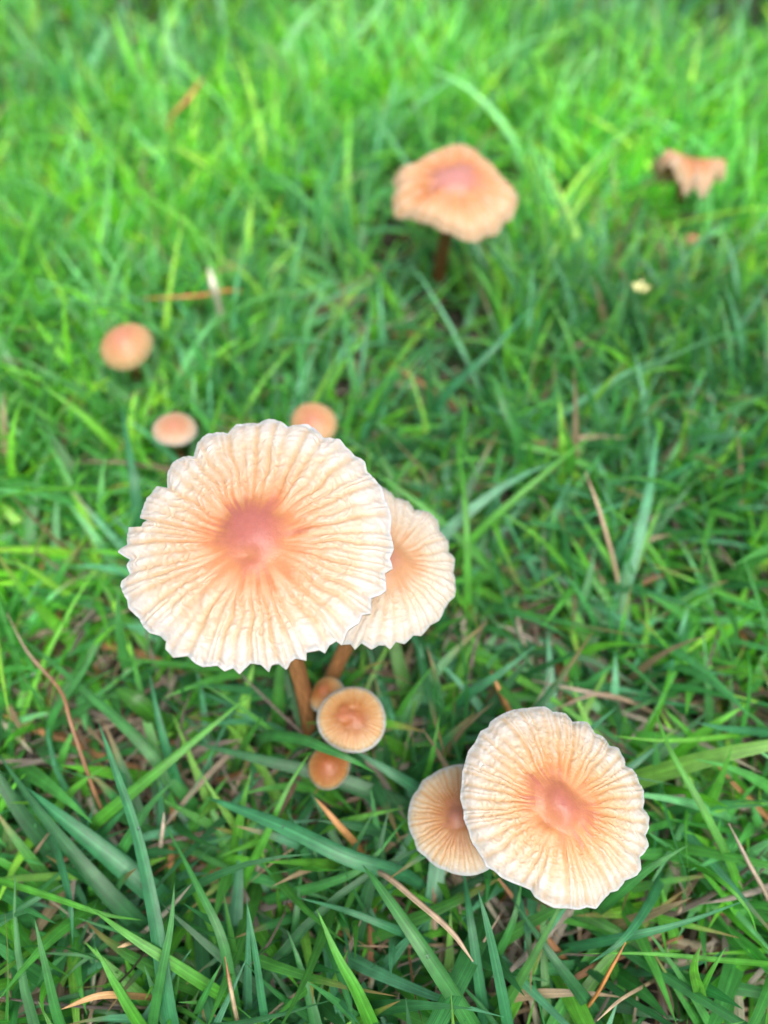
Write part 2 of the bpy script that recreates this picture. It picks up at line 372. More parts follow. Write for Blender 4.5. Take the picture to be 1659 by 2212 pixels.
    cs = C(stem_cols[1])[None] * (1 - tt) + C(stem_cols[0])[None] * tt
    cs = np.repeat(cs[:, None], M + 1, 1) * (.85 + .3 * vnoise(an[None] * 4, tr1[:, None] * 6, seed))[..., None]
    uvs = np.stack(np.meshgrid(an / 6.283, tr1 * 3), -1)
    mesh_np('stem', Vs.reshape(-1, 3) - B, Fs, M_STEM, cs.reshape(-1, 3), uvs.reshape(-1, 2), None, root)
    # clearances
    hx, hy, _ = project(top[-1]); 
    if clear: CLEAR.append(((hx.min() + hx.max()) / 2, (hy.min() + hy.max()) / 2, (hx.max() - hx.min()) / 2 * .97, (hy.max() - hy.min()) / 2 * .97, depth(P)))
    CAPS3.append((P, Rm))
    if keep_stem:
        sx, sy, sdp = project(ctr)
        for k in range(K - 1, int(K * .42), -1): CLEAR.append((sx[k], sy[k], 16, 16, sdp[k]))
    return root

c1 = lambda pts: [(x * .4795 + 219.4, y * .4795 + 850) for x, y in pts]
c2 = lambda pts: [(x * .3968 + 823, y * .3968 + 1454) for x, y in pts]
O1 = c1([(780,112),(840,150),(930,135),(960,155),(1000,200),(1075,205),(1100,240),(1140,275),(1185,300),(1195,345),(1230,380),(1260,410),(1275,470),(1300,520),(1305,550),(1300,620),(1317,690),(1298,735),(1312,780),(1275,802),(1282,880),(1250,902),(1213,915),(1212,985),(1175,990),(1158,1030),(1110,1060),(1080,1132),(1058,1112),(1025,1130),(1005,1168),(980,1155),(922,1165),(922,1203),(872,1192),(850,1210),(830,1242),(795,1215),(765,1225),(752,1253),(718,1222),(670,1215),(620,1263),(590,1235),(553,1251),(520,1225),(455,1230),(420,1215),(385,1180),(320,1188),(285,1150),(290,1118),(262,1090),(215,1078),(185,1050),(165,1010),(115,962),(108,925),(75,860),(82,838),(122,808),(108,772),(122,742),(63,705),(75,690),(107,672),(112,590),(168,595),(165,552),(202,562),(193,470),(245,408),(293,420),(295,340),(315,300),(370,275),(413,282),(430,210),(480,172),(568,175),(605,135),(705,132),(730,120)])
O2 = c1([(1265,410),(1310,440),(1325,462),(1385,475),(1413,518),(1480,525),(1520,570),(1525,615),(1565,655),(1565,710),(1595,740),(1588,800),(1596,910),(1568,935),(1550,965),(1525,1018),(1485,1038),(1445,1085),(1410,1083),(1370,1121),(1330,1113),(1305,1145),(1280,1128),(1255,1126),(1220,1146),(1175,1118),(1145,1148),(1125,1123),(1085,1125),(1040,1090),(990,1030),(950,950),(925,850),(930,740),(960,630),(1010,530),(1080,450),(1170,405)])
O3 = c2([(900,178),(940,207),(1010,213),(1048,262),(1130,260),(1170,324),(1225,348),(1250,393),(1300,403),(1330,460),(1336,502),(1390,528),(1415,590),(1443,640),(1437,732),(1472,780),(1470,840),(1452,880),(1472,940),(1422,1000),(1427,1070),(1410,1097),(1340,1128),(1300,1183),(1260,1193),(1220,1232),(1180,1284),(1130,1273),(1085,1288),(1020,1280),(945,1278),(885,1248),(840,1217),(820,1180),(760,1155),(700,1132),(650,1105),(620,1075),(575,1052),(560,1010),(520,950),(490,900),(478,850),(455,790),(453,740),(436,680),(445,600),(448,530),(463,480),(480,420),(518,372),(548,310),(590,290),(600,260),(670,215),(730,193),(800,185),(860,177)])
O4 = c2([(455,492),(370,505),(320,523),(275,552),(225,583),(200,632),(170,668),(150,730),(145,770),(152,850),(180,908),(195,962),(240,998),(300,1053),(350,1073),(420,1097),(490,1102),(540,1090),(590,1065),(680,980),(720,880),(730,780),(700,660),(630,560),(540,500)])

G = 'orange capped mushrooms in the lawn'
# tall pair in the middle
mushroom('largest mushroom, wide cream cap with pink centre and ragged pleated edge', (552, 1182), .088, 295, (668, 1610), G, O1, tilt=(12, -2), dome=.10, umbo=.13,
         umbo_w=.18, umbo_el=(1.2, 1.5), umbo_off=(.0, .10), dents=((-.03, -.10, .10, .03),), nribs=50, rib=.018, wrinkle=.008, edge_dn=.03, n=(1152, 190), seed=5, stem_r=.0021, stem_bow=(.004, -.004), gill_n=80)
mushroom('pleated cream mushroom half hidden behind the right edge of the largest cap', (835, 1222), .070, 150, (690, 1570), G, O2, tilt=(6, 12), dome=.16, umbo=.10,
         umbo_w=.2, nribs=38, rib=.018, wrinkle=.007, n=(800, 130), seed=8, stem_r=.0018, stem_bow=(0, .0),
         stops=[(0, C([.72, .34, .22])), (.2, C([.78, .40, .18])), (.35, PEACH), (.58, CREAM), (.85, PALE), (1, PALE)], groove_amt=.5)
# front pair
mushroom('round pleated cream mushroom with orange centre nearest the camera at lower right', (1203, 1747), .056, 205, (1195, 1775), G, O3, tilt=(8, 6), dome=.16, umbo=.13,
         umbo_w=.15, umbo_el=(1.7, -.75), umbo_off=(.0, .03), dents=((-.14, -.13, .12, .03),), nribs=48, rib=.016, wrinkle=.009, n=(1000, 160), seed=12, stem_r=.0018,
         stops=[(0, UMBO), (.14, C([.72, .26, .13])), (.28, C([.82, .36, .13])), (.40, C([.86, .48, .20])), (.56, C([.90, .64, .36])), (.76, CREAM), (.85, PALE), (1, C([.87, .82, .70]))], keep_stem=False)
mushroom('small tan mushroom tucked under the left side of the front cream cap', (997, 1770), .040, 110, (1010, 1800), G, O4, tilt=(6, -8), dome=.22, umbo=.10,
         umbo_w=.14, umbo_off=(-.1, .05), nribs=46, rib=.012, wrinkle=.004, n=(700, 90), seed=15, stem_r=.0014,
         stops=[(0, C([.66, .27, .18])), (.14, C([.66, .28, .15])), (.3, C([.62, .26, .08])), (.5, C([.74, .41, .17])), (.78, C([.82, .62, .36])), (.93, C([.85, .76, .58])), (1, C([.86, .82, .74]))], keep_stem=False, margin=.94)
SM = [(0, C([.60, .21, .10])), (.2, C([.58, .21, .08])), (.36, C([.52, .20, .045])), (.58, C([.70, .36, .12])), (.8, C([.80, .50, .21])), (.9, C([.84, .62, .36])), (1, C([.92, .86, .72]))]
mushroom('small orange button mushroom with white rim, frontmost of the trio below the largest cap', (760, 1552), .038, 73, (755, 1640), G, None, tilt=(8, 0), dome=.16, umbo=.10, dents=((-.14, -.1, .16, .05), (.02, .24, .14, .03)),
         umbo_w=.18, umbo_el=(1.8, -.7), umbo_off=(-.03, .03), nribs=44, rib=.010, fork=False, wrinkle=.002, edge_dn=.10, n=(460, 70), seed=21, stops=SM, stem_r=.0011, margin=.93, keep_stem=False)
mushroom('tiny folded orange mushroom peeping out behind the white rimmed button mushroom', (703, 1497), .031, 42, (712, 1540), G, None, tilt=(-6, -18), dome=.45, umbo=.05, umbo_w=.25, nribs=30, rib=.008,
         fork=False, wrinkle=.002, edge_dn=.16, n=(300, 50), seed=23, stops=SM, stem_r=.0009, margin=.93, keep_stem=False, wave=lambda t, s: -.22 * s ** 2 * np.cos(t - 2.6) ** 2)
mushroom('tiny deep orange mushroom crossed by a grass blade, lowest of the small trio', (710, 1655), .026, 47, (712, 1680), G, None, tilt=(12, 0), dome=.5, umbo=.05, umbo_w=.25, nribs=32, rib=.005,
         fork=False, wrinkle=.001, edge_dn=.2, n=(320, 50), seed=25, stem_r=.0009, margin=.95, keep_stem=False,
         stops=[(0, C([.60, .21, .11])), (.15, C([.56, .19, .07])), (.45, C([.46, .15, .025])), (.75, C([.56, .24, .06])), (.92, C([.72, .46, .20])), (1, C([.84, .70, .46]))])
# behind
BK = [(0, C([.80, .35, .21])), (.35, C([.81, .37, .19])), (.6, C([.84, .46, .22])), (.85, C([.86, .55, .27])), (1, C([.88, .63, .34]))]
mushroom('small domed orange mushroom standing alone in the grass at left', (271, 745), .042, 58, (303, 850), G, None, tilt=(14, -3), dome=.55, umbo=.03, umbo_w=.3, nribs=20, rib=.003,
         fork=False, wrinkle=.001, edge_dn=.14, n=(320, 50), seed=31, stops=BK, stem_r=.0016, stem_cols=((.46, .24, .09), (.30, .13, .04)), margin=2)
mushroom('small pinkish orange mushroom with pale fringed rim left above the largest cap', (377, 925), .036, 46, (392, 990), G, None, tilt=(6, 6), dome=.3, umbo=.06, umbo_w=.3, nribs=24, rib=.008,
         fork=False, wrinkle=.003, edge_dn=.08, n=(320, 50), seed=33, stem_r=.0010, stem_cols=((.40, .2, .08), (.25, .11, .04)), margin=.95,
         stops=[(0, C([.80, .36, .22])), (.4, C([.78, .38, .2])), (.62, C([.80, .48, .28])), (.85, C([.84, .62, .44])), (1, C([.84, .66, .50]))])
mushroom('small orange mushroom peering over the top edge of the largest cap', (676, 915), .040, 52, (670, 1010), G, None, tilt=(20, -4), dome=.42, umbo=.04, umbo_w=.3, nribs=24, rib=.004,
         fork=False, wrinkle=.001, edge_dn=.12, n=(320, 50), seed=35, stops=BK, stem_r=.0012, margin=2)
O11 = [(850,368),(866,350),(893,352),(918,334),(950,318),(975,304),(1003,299),(1030,312),(1052,335),(1072,352),(1086,380),(1105,398),(1122,416),(1117,440),(1108,462),(1090,470),(1078,492),(1050,498),(1032,512),(1000,510),(975,498),(955,494),(932,478),(905,468),(880,452),(853,440),(848,420),(856,400)]
def wave11(t, s):      # a fold runs from the shiny centre out to the left lobe
    f = t - math.pi - .05
    return sstep(s, .25, .6) * (.10 * np.exp(-(f / .16) ** 2) - .13 * np.exp(-((f - .34) / .15) ** 2) - .10 * np.exp(-((f + .42) / .2) ** 2)) + .05 * s ** 2 * np.sin(3 * t + 1)
mushroom('wavy orange mushroom with shiny pink folded top standing tall at upper middle', (985, 408), .060, 136, (948, 655), G, O11, tilt=(14, 2), dome=.20, umbo=.16, umbo_w=.28, umbo_el=(1.5, .15), umbo_off=(-.02, .02), nribs=38,
         rib=.016, fork=False, wrinkle=.006, edge_dn=.12, n=(640, 90), seed=41, wave=wave11, stem_r=.0025, stem_bow=(-.003, 0), stem_cols=((.22, .10, .03), (.13, .05, .015)), margin=2,
         stops=[(0, C([.74, .34, .30])), (.25, C([.74, .31, .22])), (.40, C([.86, .34, .13])), (.60, C([.94, .46, .19])), (.82, C([.98, .62, .33])), (1, C([.98, .72, .46]))])
def wave12(t, s):
    return s ** 1.8 * (.22 * np.cos(2 * t - .2) + .12 * np.cos(3 * t + 1.2) + .11 * np.sin(8 * t + .6) + .08 * np.sin(13 * t + 1)) - .2 * np.exp(-((t - 1.7) / .35) ** 2) * s
mushroom('shrivelled curled brown mushroom at upper right', (1484, 362), .046, 70, (1474, 440), G, None, tilt=(-26, 10), dome=.30, under=(.62, .32, .16), umbo=.0, umbo_w=.3, nribs=22, rib=.03,
         fork=False, wrinkle=.02, edge_dn=.35, n=(360, 60), seed=45, wave=wave12, stem_r=.0016, stem_cols=((.34, .15, .08), (.2, .09, .05)), margin=2,
         stops=[(0, C([.55, .20, .06])), (.35, C([.70, .29, .10])), (.7, C([.88, .44, .19])), (1, C([.95, .60, .36]))],
         radial=lambda t: 1 + .12 * np.sin(5 * t + 1) + .1 * np.cos(2 * t))
mushroom('tiny withered orange mushroom sunk in grass below the shrivelled brown one', (1494, 522), .021, 19, (1494, 540), G, None, tilt=(25, 0), dome=.9, umbo=.0, umbo_w=.3, nribs=12, rib=.01,
         fork=False, wrinkle=.01, edge_dn=.2, n=(160, 30), seed=47, stem_r=.0010, stem_cols=((.5, .26, .10), (.3, .14, .06)), margin=2, stops=BK, gill_n=20, clear=False, keep_stem=False)

# ------------------------------------------------------------------ grass palette (leaf greens; the pale blue-green one also holds painted sky sheen)
GREENS = C([[.054, .245, .062], [.038, .175, .052], [.075, .305, .042], [.108, .380, .035], [.100, .335, .160], [.180, .430, .055]])

def ribbons(P, T, Wd, side, rows_w, fold=.22):
    """P (n,k,3) centre lines, side (n,k,3) unit across vectors, rows_w (k) width profile; gives V, F, uv"""
    n, k, _ = P.shape
    up = np.cross(side, T); up /= np.linalg.norm(up, axis=2)[..., None] + 1e-12
    hw = (Wd[:, None] * rows_w[None] / 2)[..., None]
    A = P - side * hw + up * hw * fold; B = P; Cc = P + side * hw + up * hw * fold
    V = np.stack([A, B, Cc], 2)                        # n,k,3,3
    base = (np.arange(n) * k * 3)[:, None, None] + (np.arange(k - 1) * 3)[None, :, None] + np.arange(2)[None, None]
    F = np.stack([base, base + 1, base + 4, base + 3], -1).reshape(-1, 4)
    u = np.broadcast_to(C([0, .5, 1.])[None, None], (n, k, 3)); v = np.broadcast_to(np.linspace(0, 1, k)[None, :, None], (n, k, 3))
    return V.reshape(-1, 3), F, np.stack([u, v], -1).reshape(-1, 2)

def blade_field(roots, L_, W_, az, el, droop, twist, k=9):
    n = len(roots); ds = L_ / (k - 1)
    P = np.zeros((n, k, 3)); T = np.zeros((n, k, 3)); P[:, 0] = roots
    e = el.copy(); a = az.copy()
    for j in range(k):
        T[:, j] = np.stack([np.cos(e) * np.cos(a), np.cos(e) * np.sin(a), np.sin(e)], 1)
        if j < k - 1:
            P[:, j + 1] = P[:, j] + T[:, j] * ds[:, None]
        e = e - droop * (.4 + 1.2 * j / k) / k; a = a + twist * .12
        low = P[:, min(j + 1, k - 1), 2] < .004
        e = np.where(low & (e < .03), .05, e)
    flat = np.stack([-np.sin(az), np.cos(az), np.zeros(n)], 1)[:, None] * np.ones((1, k, 1))
    tw = (twist[:, None] * np.linspace(0.2, 1, k)[None])[..., None]
    upv = np.cross(flat, T); side = flat * np.cos(tw) + upv * np.sin(tw)
    side -= T * (side * T).sum(2)[..., None]; side /= np.linalg.norm(side, axis=2)[..., None]
    return P, T, side

_D = []
def clear_map():
    if _D: return _D[0]
    D = np.full((2240 // 4, 1680 // 4), -1.0); yy, xx = np.mgrid[0:D.shape[0], 0:D.shape[1]] * 4.0 + 2
    for (cx, cy, rx, ry, dep) in CLEAR:
        rx, ry = rx + 4, ry + 4
        x0, x1, y0, y1 = [int(max(0, q)) for q in ((cx - rx) / 4, (cx + rx) / 4 + 2, (cy - ry) / 4, (cy + ry) / 4 + 2)]
        sub = (((xx[y0:y1, x0:x1] - cx) / rx) ** 2 + ((yy[y0:y1, x0:x1] - cy) / ry) ** 2) < 1
        D[y0:y1, x0:x1] = np.where(sub, np.maximum(D[y0:y1, x0:x1], dep), D[y0:y1, x0:x1])
    _D.append(D); return D

def ok_mask(P, low_caps=True):
    """drop blades that would pierce a cap or stand between the camera and a mushroom"""
    n, k, _ = P.shape
    sub = np.concatenate([P, (P[:, 1:] + P[:, :-1]) / 2, P[:, 1:] * .25 + P[:, :-1] * .75, P[:, 1:] * .75 + P[:, :-1] * .25], 1)
    x, y, d = project(sub); good = np.ones(n, bool)
    good &= (d > .10).all(1)
    D = clear_map(); ix, iy = (x / 4).astype(int), (y / 4).astype(int)
    ins = (ix >= 0) & (iy >= 0) & (ix < D.shape[1]) & (iy < D.shape[0])
    hit = ins & (d < D[np.clip(iy, 0, D.shape[0] - 1), np.clip(ix, 0, D.shape[1] - 1)] + .001)
    good &= ~hit.any(1)
    for (c, r) in CAPS3:
        hd = np.hypot(sub[..., 0] - c[0], sub[..., 1] - c[1])
        good &= ~((hd < r * 1.02) & (sub[..., 2] > c[2] - .007)).any(1)
    return good

def prof(k, tip=2.2, base=.72):
    t = np.linspace(0, 1, k); return (base + (1 - base) * sstep(t, 0, .3)) * (1 - t ** tip) + .01

def lawn():
    parts = []
    def zone(nt_, x0, x1, y0, y1, hmul, wmul, seedoff, maxz, elm=52):
        r = np.random.default_rng(100 + seedoff)
        tx, ty = r.uniform(x0, x1, nt_), r.uniform(y0, y1, nt_)
        dens = vnoise(tx * 14 + 40, ty * 14 + 40, 17) * .6 + vnoise(tx * 40 + 40, ty * 40 + 40, 18) * .4
        keep = r.uniform(0, 1, nt_) < sstep(dens, .24, .48) * .85 + .15
        tx, ty, dens = tx[keep], ty[keep], dens[keep]
        m = r.integers(3, 7, len(tx)); idx = np.repeat(np.arange(len(tx)), m); n = len(idx)
        roots = np.stack([tx[idx] + r.normal(0, .0018, n), ty[idx] + r.normal(0, .0018, n), np.full(n, -.001)], 1)
        taz = r.uniform(0, 2 * math.pi, len(tx))
        az = taz[idx] + r.normal(0, 1.0, n)
        L_ = np.clip(r.lognormal(math.log(.042), .38, n), .014, .085) * hmul
        W_ = np.clip(r.normal(.0037, .0010, n), .0013, .0056) * wmul
        el = R(1) * np.clip(r.normal(elm, 20, n), 8, 88)
        droop = np.clip(r.normal(.75, .5, n), -.1, 2.2)
        tw = r.normal(0, .5, n)
        P, T, side = blade_field(roots, L_, W_, az, el, droop, tw)
        g = ok_mask(P) & (P[..., 2].max(1) < maxz)
        P, T, side, W_, idx, n2, L_ = P[g], T[g], side[g], W_[g], idx[g], g.sum(), L_[g]
        V, F, uv = ribbons(P, T, W_, side, prof(9))
        # colour: tussocks share a tone, each blade varies; a few yellowed or with a brown tip
        pick = r.choice(len(GREENS), n2, p=[.26, .2, .2, .12, .16, .06])
        base = GREENS[pick] * r.uniform(.9, 1.5, (n2, 1))
        pt = vnoise(P[:, 0, 0] * 9 + 70, P[:, 0, 1] * 9 + 70, 25)[:, None]
        base = base * (.62 + .66 * pt) * np.where(pt > .55, C([[1.15, 1.08, .85]]), C([[1, 1, 1.1]]))
        far_sheen = sstep(P[:, 0, 1], .05, .38)[:, None]                     # distant turf brightened: sky sheen and haze put into its colour
        base = base * (1 - far_sheen) + (base * C([[1.75, 1.40, 1.45]])) * far_sheen
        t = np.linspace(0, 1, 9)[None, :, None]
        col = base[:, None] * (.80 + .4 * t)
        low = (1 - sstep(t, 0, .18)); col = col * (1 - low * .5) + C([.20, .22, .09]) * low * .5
        tipb = (r.uniform(0, 1, n2) < .12)[:, None, None] * sstep(t, .78, .95)
        col = col * (1 - tipb) + C([.34, .20, .08]) * tipb
        dead = (r.uniform(0, 1, n2) < .018)[:, None, None]
        col = np.where(dead, C([.38, .28, .17]) * r.uniform(.5, 1.1, (n2, 1, 1)), col)
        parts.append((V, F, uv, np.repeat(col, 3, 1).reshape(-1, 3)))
    zone(2000, -.17, .17, -.06, .17, 1.0, .98, 1, .036)
    zone(1000, -.17, .17, -.06, .17, .55, .9, 4, .02)
    zone(4600, -.28, .28, .15, .42, 1.0, .82, 2, .052, 62)
    zone(1300, -.34, -.16, -.08, .3, 1.0, 1.0, 5, .045)
    zone(1300, .16, .34, -.08, .3, 1.0, 1.0, 6, .045)
    zone(6400, -.55, .55, .40, .95, 1.15, 1.1, 3, .058, 60)
    off = 0; Vs, Fs, us, cs = [], [], [], []
    for V, F, uv, c in parts:
        Vs.append(V); Fs.append(F + off); us.append(uv); cs.append(c); off += len(V)
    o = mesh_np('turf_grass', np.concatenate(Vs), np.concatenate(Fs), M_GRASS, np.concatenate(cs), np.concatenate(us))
    tag(o, 'dense green lawn grass with crossing flat blades', 'grass', kind='stuff')
    return off

def thatch():
    r = np.random.default_rng(7); n = 7800
    x = np.where(r.uniform(0, 1, n) < .6, r.uniform(-.17, .17, n), r.uniform(-.4, .4, n)); y = np.where(r.uniform(0, 1, n) < .6, r.uniform(-.06, .2, n), r.uniform(-.06, .6, n))
    roots = np.stack([x, y, r.uniform(.001, .011, n)], 1)
    P, T, side = blade_field(roots, r.uniform(.008, .045, n), None, r.uniform(0, 6.283, n), r.normal(.05, .22, n), r.normal(.1, .25, n), r.normal(0, .8, n), k=6)
    P[..., 2] = np.maximum(P[..., 2], .0015)
    g = ok_mask(P); P, T, side = P[g], T[g], side[g]; n = len(P)
    W_ = np.clip(r.normal(.0012, .0006, n), .0004, .003)
    V, F, uv = ribbons(P, T, W_, side, prof(6, 6, .9), .5)
    pal = C([[.26, .18, .11], [.17, .11, .07], [.34, .27, .19], [.12, .08, .055], [.28, .13, .05], [.24, .20, .165], [.40, .35, .27], [.16, .12, .10]])
    c = pal[r.integers(0, len(pal), n)] * r.uniform(.5, 1.4, (n, 1))
    o = mesh_np('dead_thatch', V, F, M_STRAW, np.repeat(c, 18, 0), uv)
    tag(o, 'tan and brown dead grass litter between the green blades', 'dead grass', kind='stuff')

# ------------------------------------------------------------------ single blades and straws that can be picked out
def spline(pts, k):
    pts = C(pts, float) if False else np.array(pts, float)
    if len(pts) == 2: pts = np.array([pts[0], pts.mean(0), pts[1]])
    ex_ = np.vstack([2 * pts[0] - pts[1], pts, 2 * pts[-1] - pts[-2]]); out = []
    m = len(pts) - 1
    for q in np.linspace(0, m - 1e-6, k):
        i = int(q); f = q - i; a, b, c, d = ex_[i:i + 4]
        out.append(.5 * ((2 * b) + (c - a) * f + (2 * a - 5 * b + 4 * c - d) * f ** 2 + (3 * b - a - 3 * c + d) * f ** 3))
    return np.array(out)

def single(name, pts, wpx, col, label, cat, group, mat, roll=0., fold=.25, tipcol=None, tip=2.2, basew=.85, tube=False, root=True, both=False):
    """pts run from the tip to the base: (px, py, height in cm)"""
    P3 = np.array([at(x, y, h / 100) for x, y, h in pts])
    wm = wpx / FPX * np.mean([depth(p) for p in P3])
    if root and P3[-1][2] > .002:
        d = P3[-1] - P3[-2]; d = d / (np.linalg.norm(d) + 1e-9); q = P3[-1] + d * .010 + C([0, .0, 0]); q[2] = 0.0
        P3 = np.vstack([P3, q])
    P3 = P3[::-1]; k = 22
    c = spline(P3, k); T = np.gradient(c, axis=0); T /= np.linalg.norm(T, axis=1)[:, None]
    face = C([0, -.35, 1.]); face /= np.linalg.norm(face)
    side = np.cross(T, face); side /= np.linalg.norm(side, axis=1)[:, None] + 1e-9
    up = np.cross(side, T); rl = roll + .25 * np.sin(np.linspace(0, 2.5, k) + len(label))
    side = side * np.cos(rl)[:, None] + up * np.sin(rl)[:, None]
    t = np.linspace(0, 1, k)
    w = (prof(k, tip, basew) if not both else np.sin(math.pi * np.clip(t, .02, .995)) ** .55)
    colr = np.array(col)[None] * (.9 + .2 * t[:, None])
    if tipcol is not None:
        m = sstep(t, .6, .85)[:, None]; colr = colr * (1 - m) + np.array(tipcol) * m
    o0 = c[0]
    hx, hy, hd = project(c)
    for q in range(int(k * .42), k):
        CLEAR.append((hx[q], hy[q], wpx * .42, wpx * .42, hd[q] - .0015))
    if tube:
        an = np.linspace(0, 2 * math.pi, 8); u2 = np.cross(side, T)
        V = (c - o0)[:, None] + (wm / 2 * np.maximum(w, .25))[:, None, None] * (np.cos(an)[None, :, None] * side[:, None] + .7 * np.sin(an)[None, :, None] * u2[:, None])
        i = np.arange(k - 1)[:, None] * 8 + np.arange(7)[None]
        F = np.stack([i, i + 1, i + 9, i + 8], -1).reshape(-1, 4); uv = np.stack(np.meshgrid(an / 6.283 * .5, t), -1).reshape(-1, 2)
        ob = mesh_np(name, V.reshape(-1, 3), F, mat, np.repeat(colr, 8, 0), uv)
    else:
        V, F, uv = ribbons((c - o0)[None], T[None], np.array([wm]), side[None], w, fold)
        ob = mesh_np(name, V, F, mat, np.repeat(colr, 3, 0), uv)
        md = ob.modifiers.new('thickness', 'SOLIDIFY'); md.thickness = .00012
    ob.location = o0
    tag(ob, label, cat, group)
    return ob

TEAL, MID, DARK, BRI, LIME = (.052, .265, .105), (.058, .270, .058), (.038, .180, .058), (.098, .380, .040), (.15, .45, .048)
GB = 'broad grass blades around the mushrooms'
def B_(label, wpx, col, pts, **k): single('grass_blade', pts, wpx, col, label, 'grass blade', GB, M_GRASS, **k)
B_('tall upright blue-green blade running down to the bottom edge at left', 36, TEAL, [(213,1562,4.6),(245,1650,4.3),(297,1800,3.8),(338,1990,3.2),(372,2212,2.0)], fold=.35)
B_('broad dark blade slanting down from the left edge', 42, DARK, [(-10,1620,3.0),(90,1757,2.7),(200,1890,2.2),(290,1985,1.4)])
B_('wide pale green blade beside the dark one at left', 50, TEAL, [(40,1690,2.8),(120,1755,2.7),(215,1830,2.3),(330,1925,1.6)], fold=.12)
B_('pointed blade leaning up right beneath the left side grass crossing', 30, MID, [(383,1678,3.3),(320,1745,2.9),(270,1825,2.2),(235,1890,1.2)])
B_('long light blade lying diagonally below the largest cap', 29, BRI, [(552,1490,3.2),(430,1592,3.0),(300,1700,2.6),(185,1800,1.6)])
B_('long narrow blade crossing the lower left grass towards the bottom edge', 26, MID, [(352,1770,2.9),(427,1915,3.0),(482,2035,2.7),(512,2190,1.6)])
B_('broad pale blade lying across the middle of the lower grass', 34, TEAL, [(455,1725,2.7),(610,1785,3.0),(754,1853,2.9),(878,1892,2.2)], fold=.12, both=True)
B_('wide dark teal blade lying behind the tiny lowest mushroom', 42, DARK, [(400,1600,2.2),(560,1640,2.2),(720,1680,1.9),(880,1745,1.2)])
B_('slim blade leaning up to touch the tiny lowest mushroom', 20, BRI, [(672,1622,3.1),(620,1705,2.9),(575,1805,2.4),(533,1890,1.5)])
B_('bright green blade slanting down right near the lower left corner', 30, BRI, [(191,1958,3.4),(278,2020,3.2),(372,2080,2.8),(490,2155,1.8)])
B_('upright folded blade with a thin tip at the bottom left of centre', 24, MID, [(377,1908,3.8),(369,2000,3.5),(350,2100,3.0),(330,2230,1.8)], fold=.5)
B_('thin pale arching blade lying near the left edge', 17, BRI, [(308,1988,2.7),(225,1975,3.0),(120,1940,2.9),(-10,1900,2.2)])
B_('upright narrow blade right of the folded one at the bottom edge', 22, TEAL, [(533,1948,3.7),(553,2062,3.2),(578,2225,2.0)], fold=.4)
B_('bright pointed blade standing at the bottom edge left of centre', 35, BRI, [(684,1963,4.0),(728,2062,3.6),(772,2140,3.1),(812,2230,2.1)], fold=.3)
B_('narrow pointed blade near the bottom left corner', 24, MID, [(74,1983,3.6),(99,2087,3.1),(136,2225,2.0)], fold=.4)
B_('short bright blade rising from the bottom edge at left', 28, BRI, [(205,2045,3.5),(253,2132,3.0),(312,2225,2.0)])
B_('flat pale blade lying right of the lower centre', 22, TEAL, [(640,1938,2.3),(744,1966,2.5),(850,2006,2.2),(930,2040,1.2)])
B_('thick jointed green stalk lying under the front small mushroom', 24, MID, [(888,1755,2.6),(790,1868,2.6),(700,1910,2.2),(590,1940,1.2)])
B_('tiny upright blade between two tall ones at the bottom', 18, MID, [(478,2082,3.1),(450,2135,2.7),(424,2195,1.7)])
B_('hooked pale blade pointing down at the far left', 26, TEAL, [(157,2040,2.4),(152,1950,2.8),(128,1850,2.4),(100,1780,1.0)])
B_('broadest bright blade slanting from the small front mushroom to the bottom edge', 40, MID, [(783,1868,3.4),(830,1930,3.5),(924,2067,3.2),(1030,2235,2.0)], fold=.15)
B_('straight folded blade standing below the front pair', 28, TEAL, [(1032,1921,3.9),(1062,2037,3.4),(1100,2230,2.0)], fold=.5)
B_('blade pointing up right beyond the right side of the front cap', 24, MID, [(1490,1823,3.4),(1400,1878,3.0),(1320,1945,2.0)])
B_('downward pointing pale blade under the front cap', 25, TEAL, [(1272,2083,2.6),(1345,2030,2.9),(1400,1955,2.4),(1430,1890,1.2)])
B_('long flat blade reaching right across the lower right grass', 25, TEAL, [(1626,1940,3.0),(1463,1997,2.8),(1340,2025,2.4),(1240,2045,1.2)])
B_('short upright blade behind the bottom of the front cap', 24, MID, [(1128,1900,2.4),(1108,1990,2.2),(1070,2070,1.4)])
B_('dark blade slanting away below the front cap', 33, DARK, [(1105,1940,2.5),(1200,2075,2.4),(1275,2175,1.5)])
B_('slender blade bending down at the right edge', 20, BRI, [(1414,1529,3.4),(1445,1615,3.4),(1520,1750,3.0),(1590,1900,2.0)])
B_('thin curved blade arching over at the lower right edge', 13, BRI, [(1637,2020,2.8),(1615,1965,3.4),(1560,1905,3.4),(1490,1870,2.4)])
B_('twisted bright leaf standing at the lower right', 30, LIME, [(1511,2047,3.4),(1500,2095,3.0),(1512,2150,1.8)], roll=.9, fold=.7)
B_('small forked blade next to the twisted bright leaf', 18, BRI, [(1567,2048,3.3),(1530,2110,2.8),(1505,2165,1.4)])
B_('horizontal stalk lying across the lower right', 14, BRI, [(1256,2060,2.6),(1402,2060,2.8),(1540,2072,2.6),(1680,2085,1.6)])
B_('upright dull blade beneath the small tan mushroom', 28, TEAL, [(998,1860,2.3),(1018,2000,2.5),(1045,2200,1.4)])
B_('pale upright blade left of the largest cap', 28, TEAL, [(262,872,4.2),(278,970,3.8),(293,1060,3.2),(300,1150,2.0)])
B_('vivid green upright blade just right of the half hidden cap', 20, BRI, [(985,930,3.8),(1005,1100,3.4),(1010,1290,1.6)], fold=.4)
B_('long slanting blade reaching up right in the middle distance', 20, BRI, [(1290,930,4.0),(1150,1045,3.4),(1010,1175,2.0)])
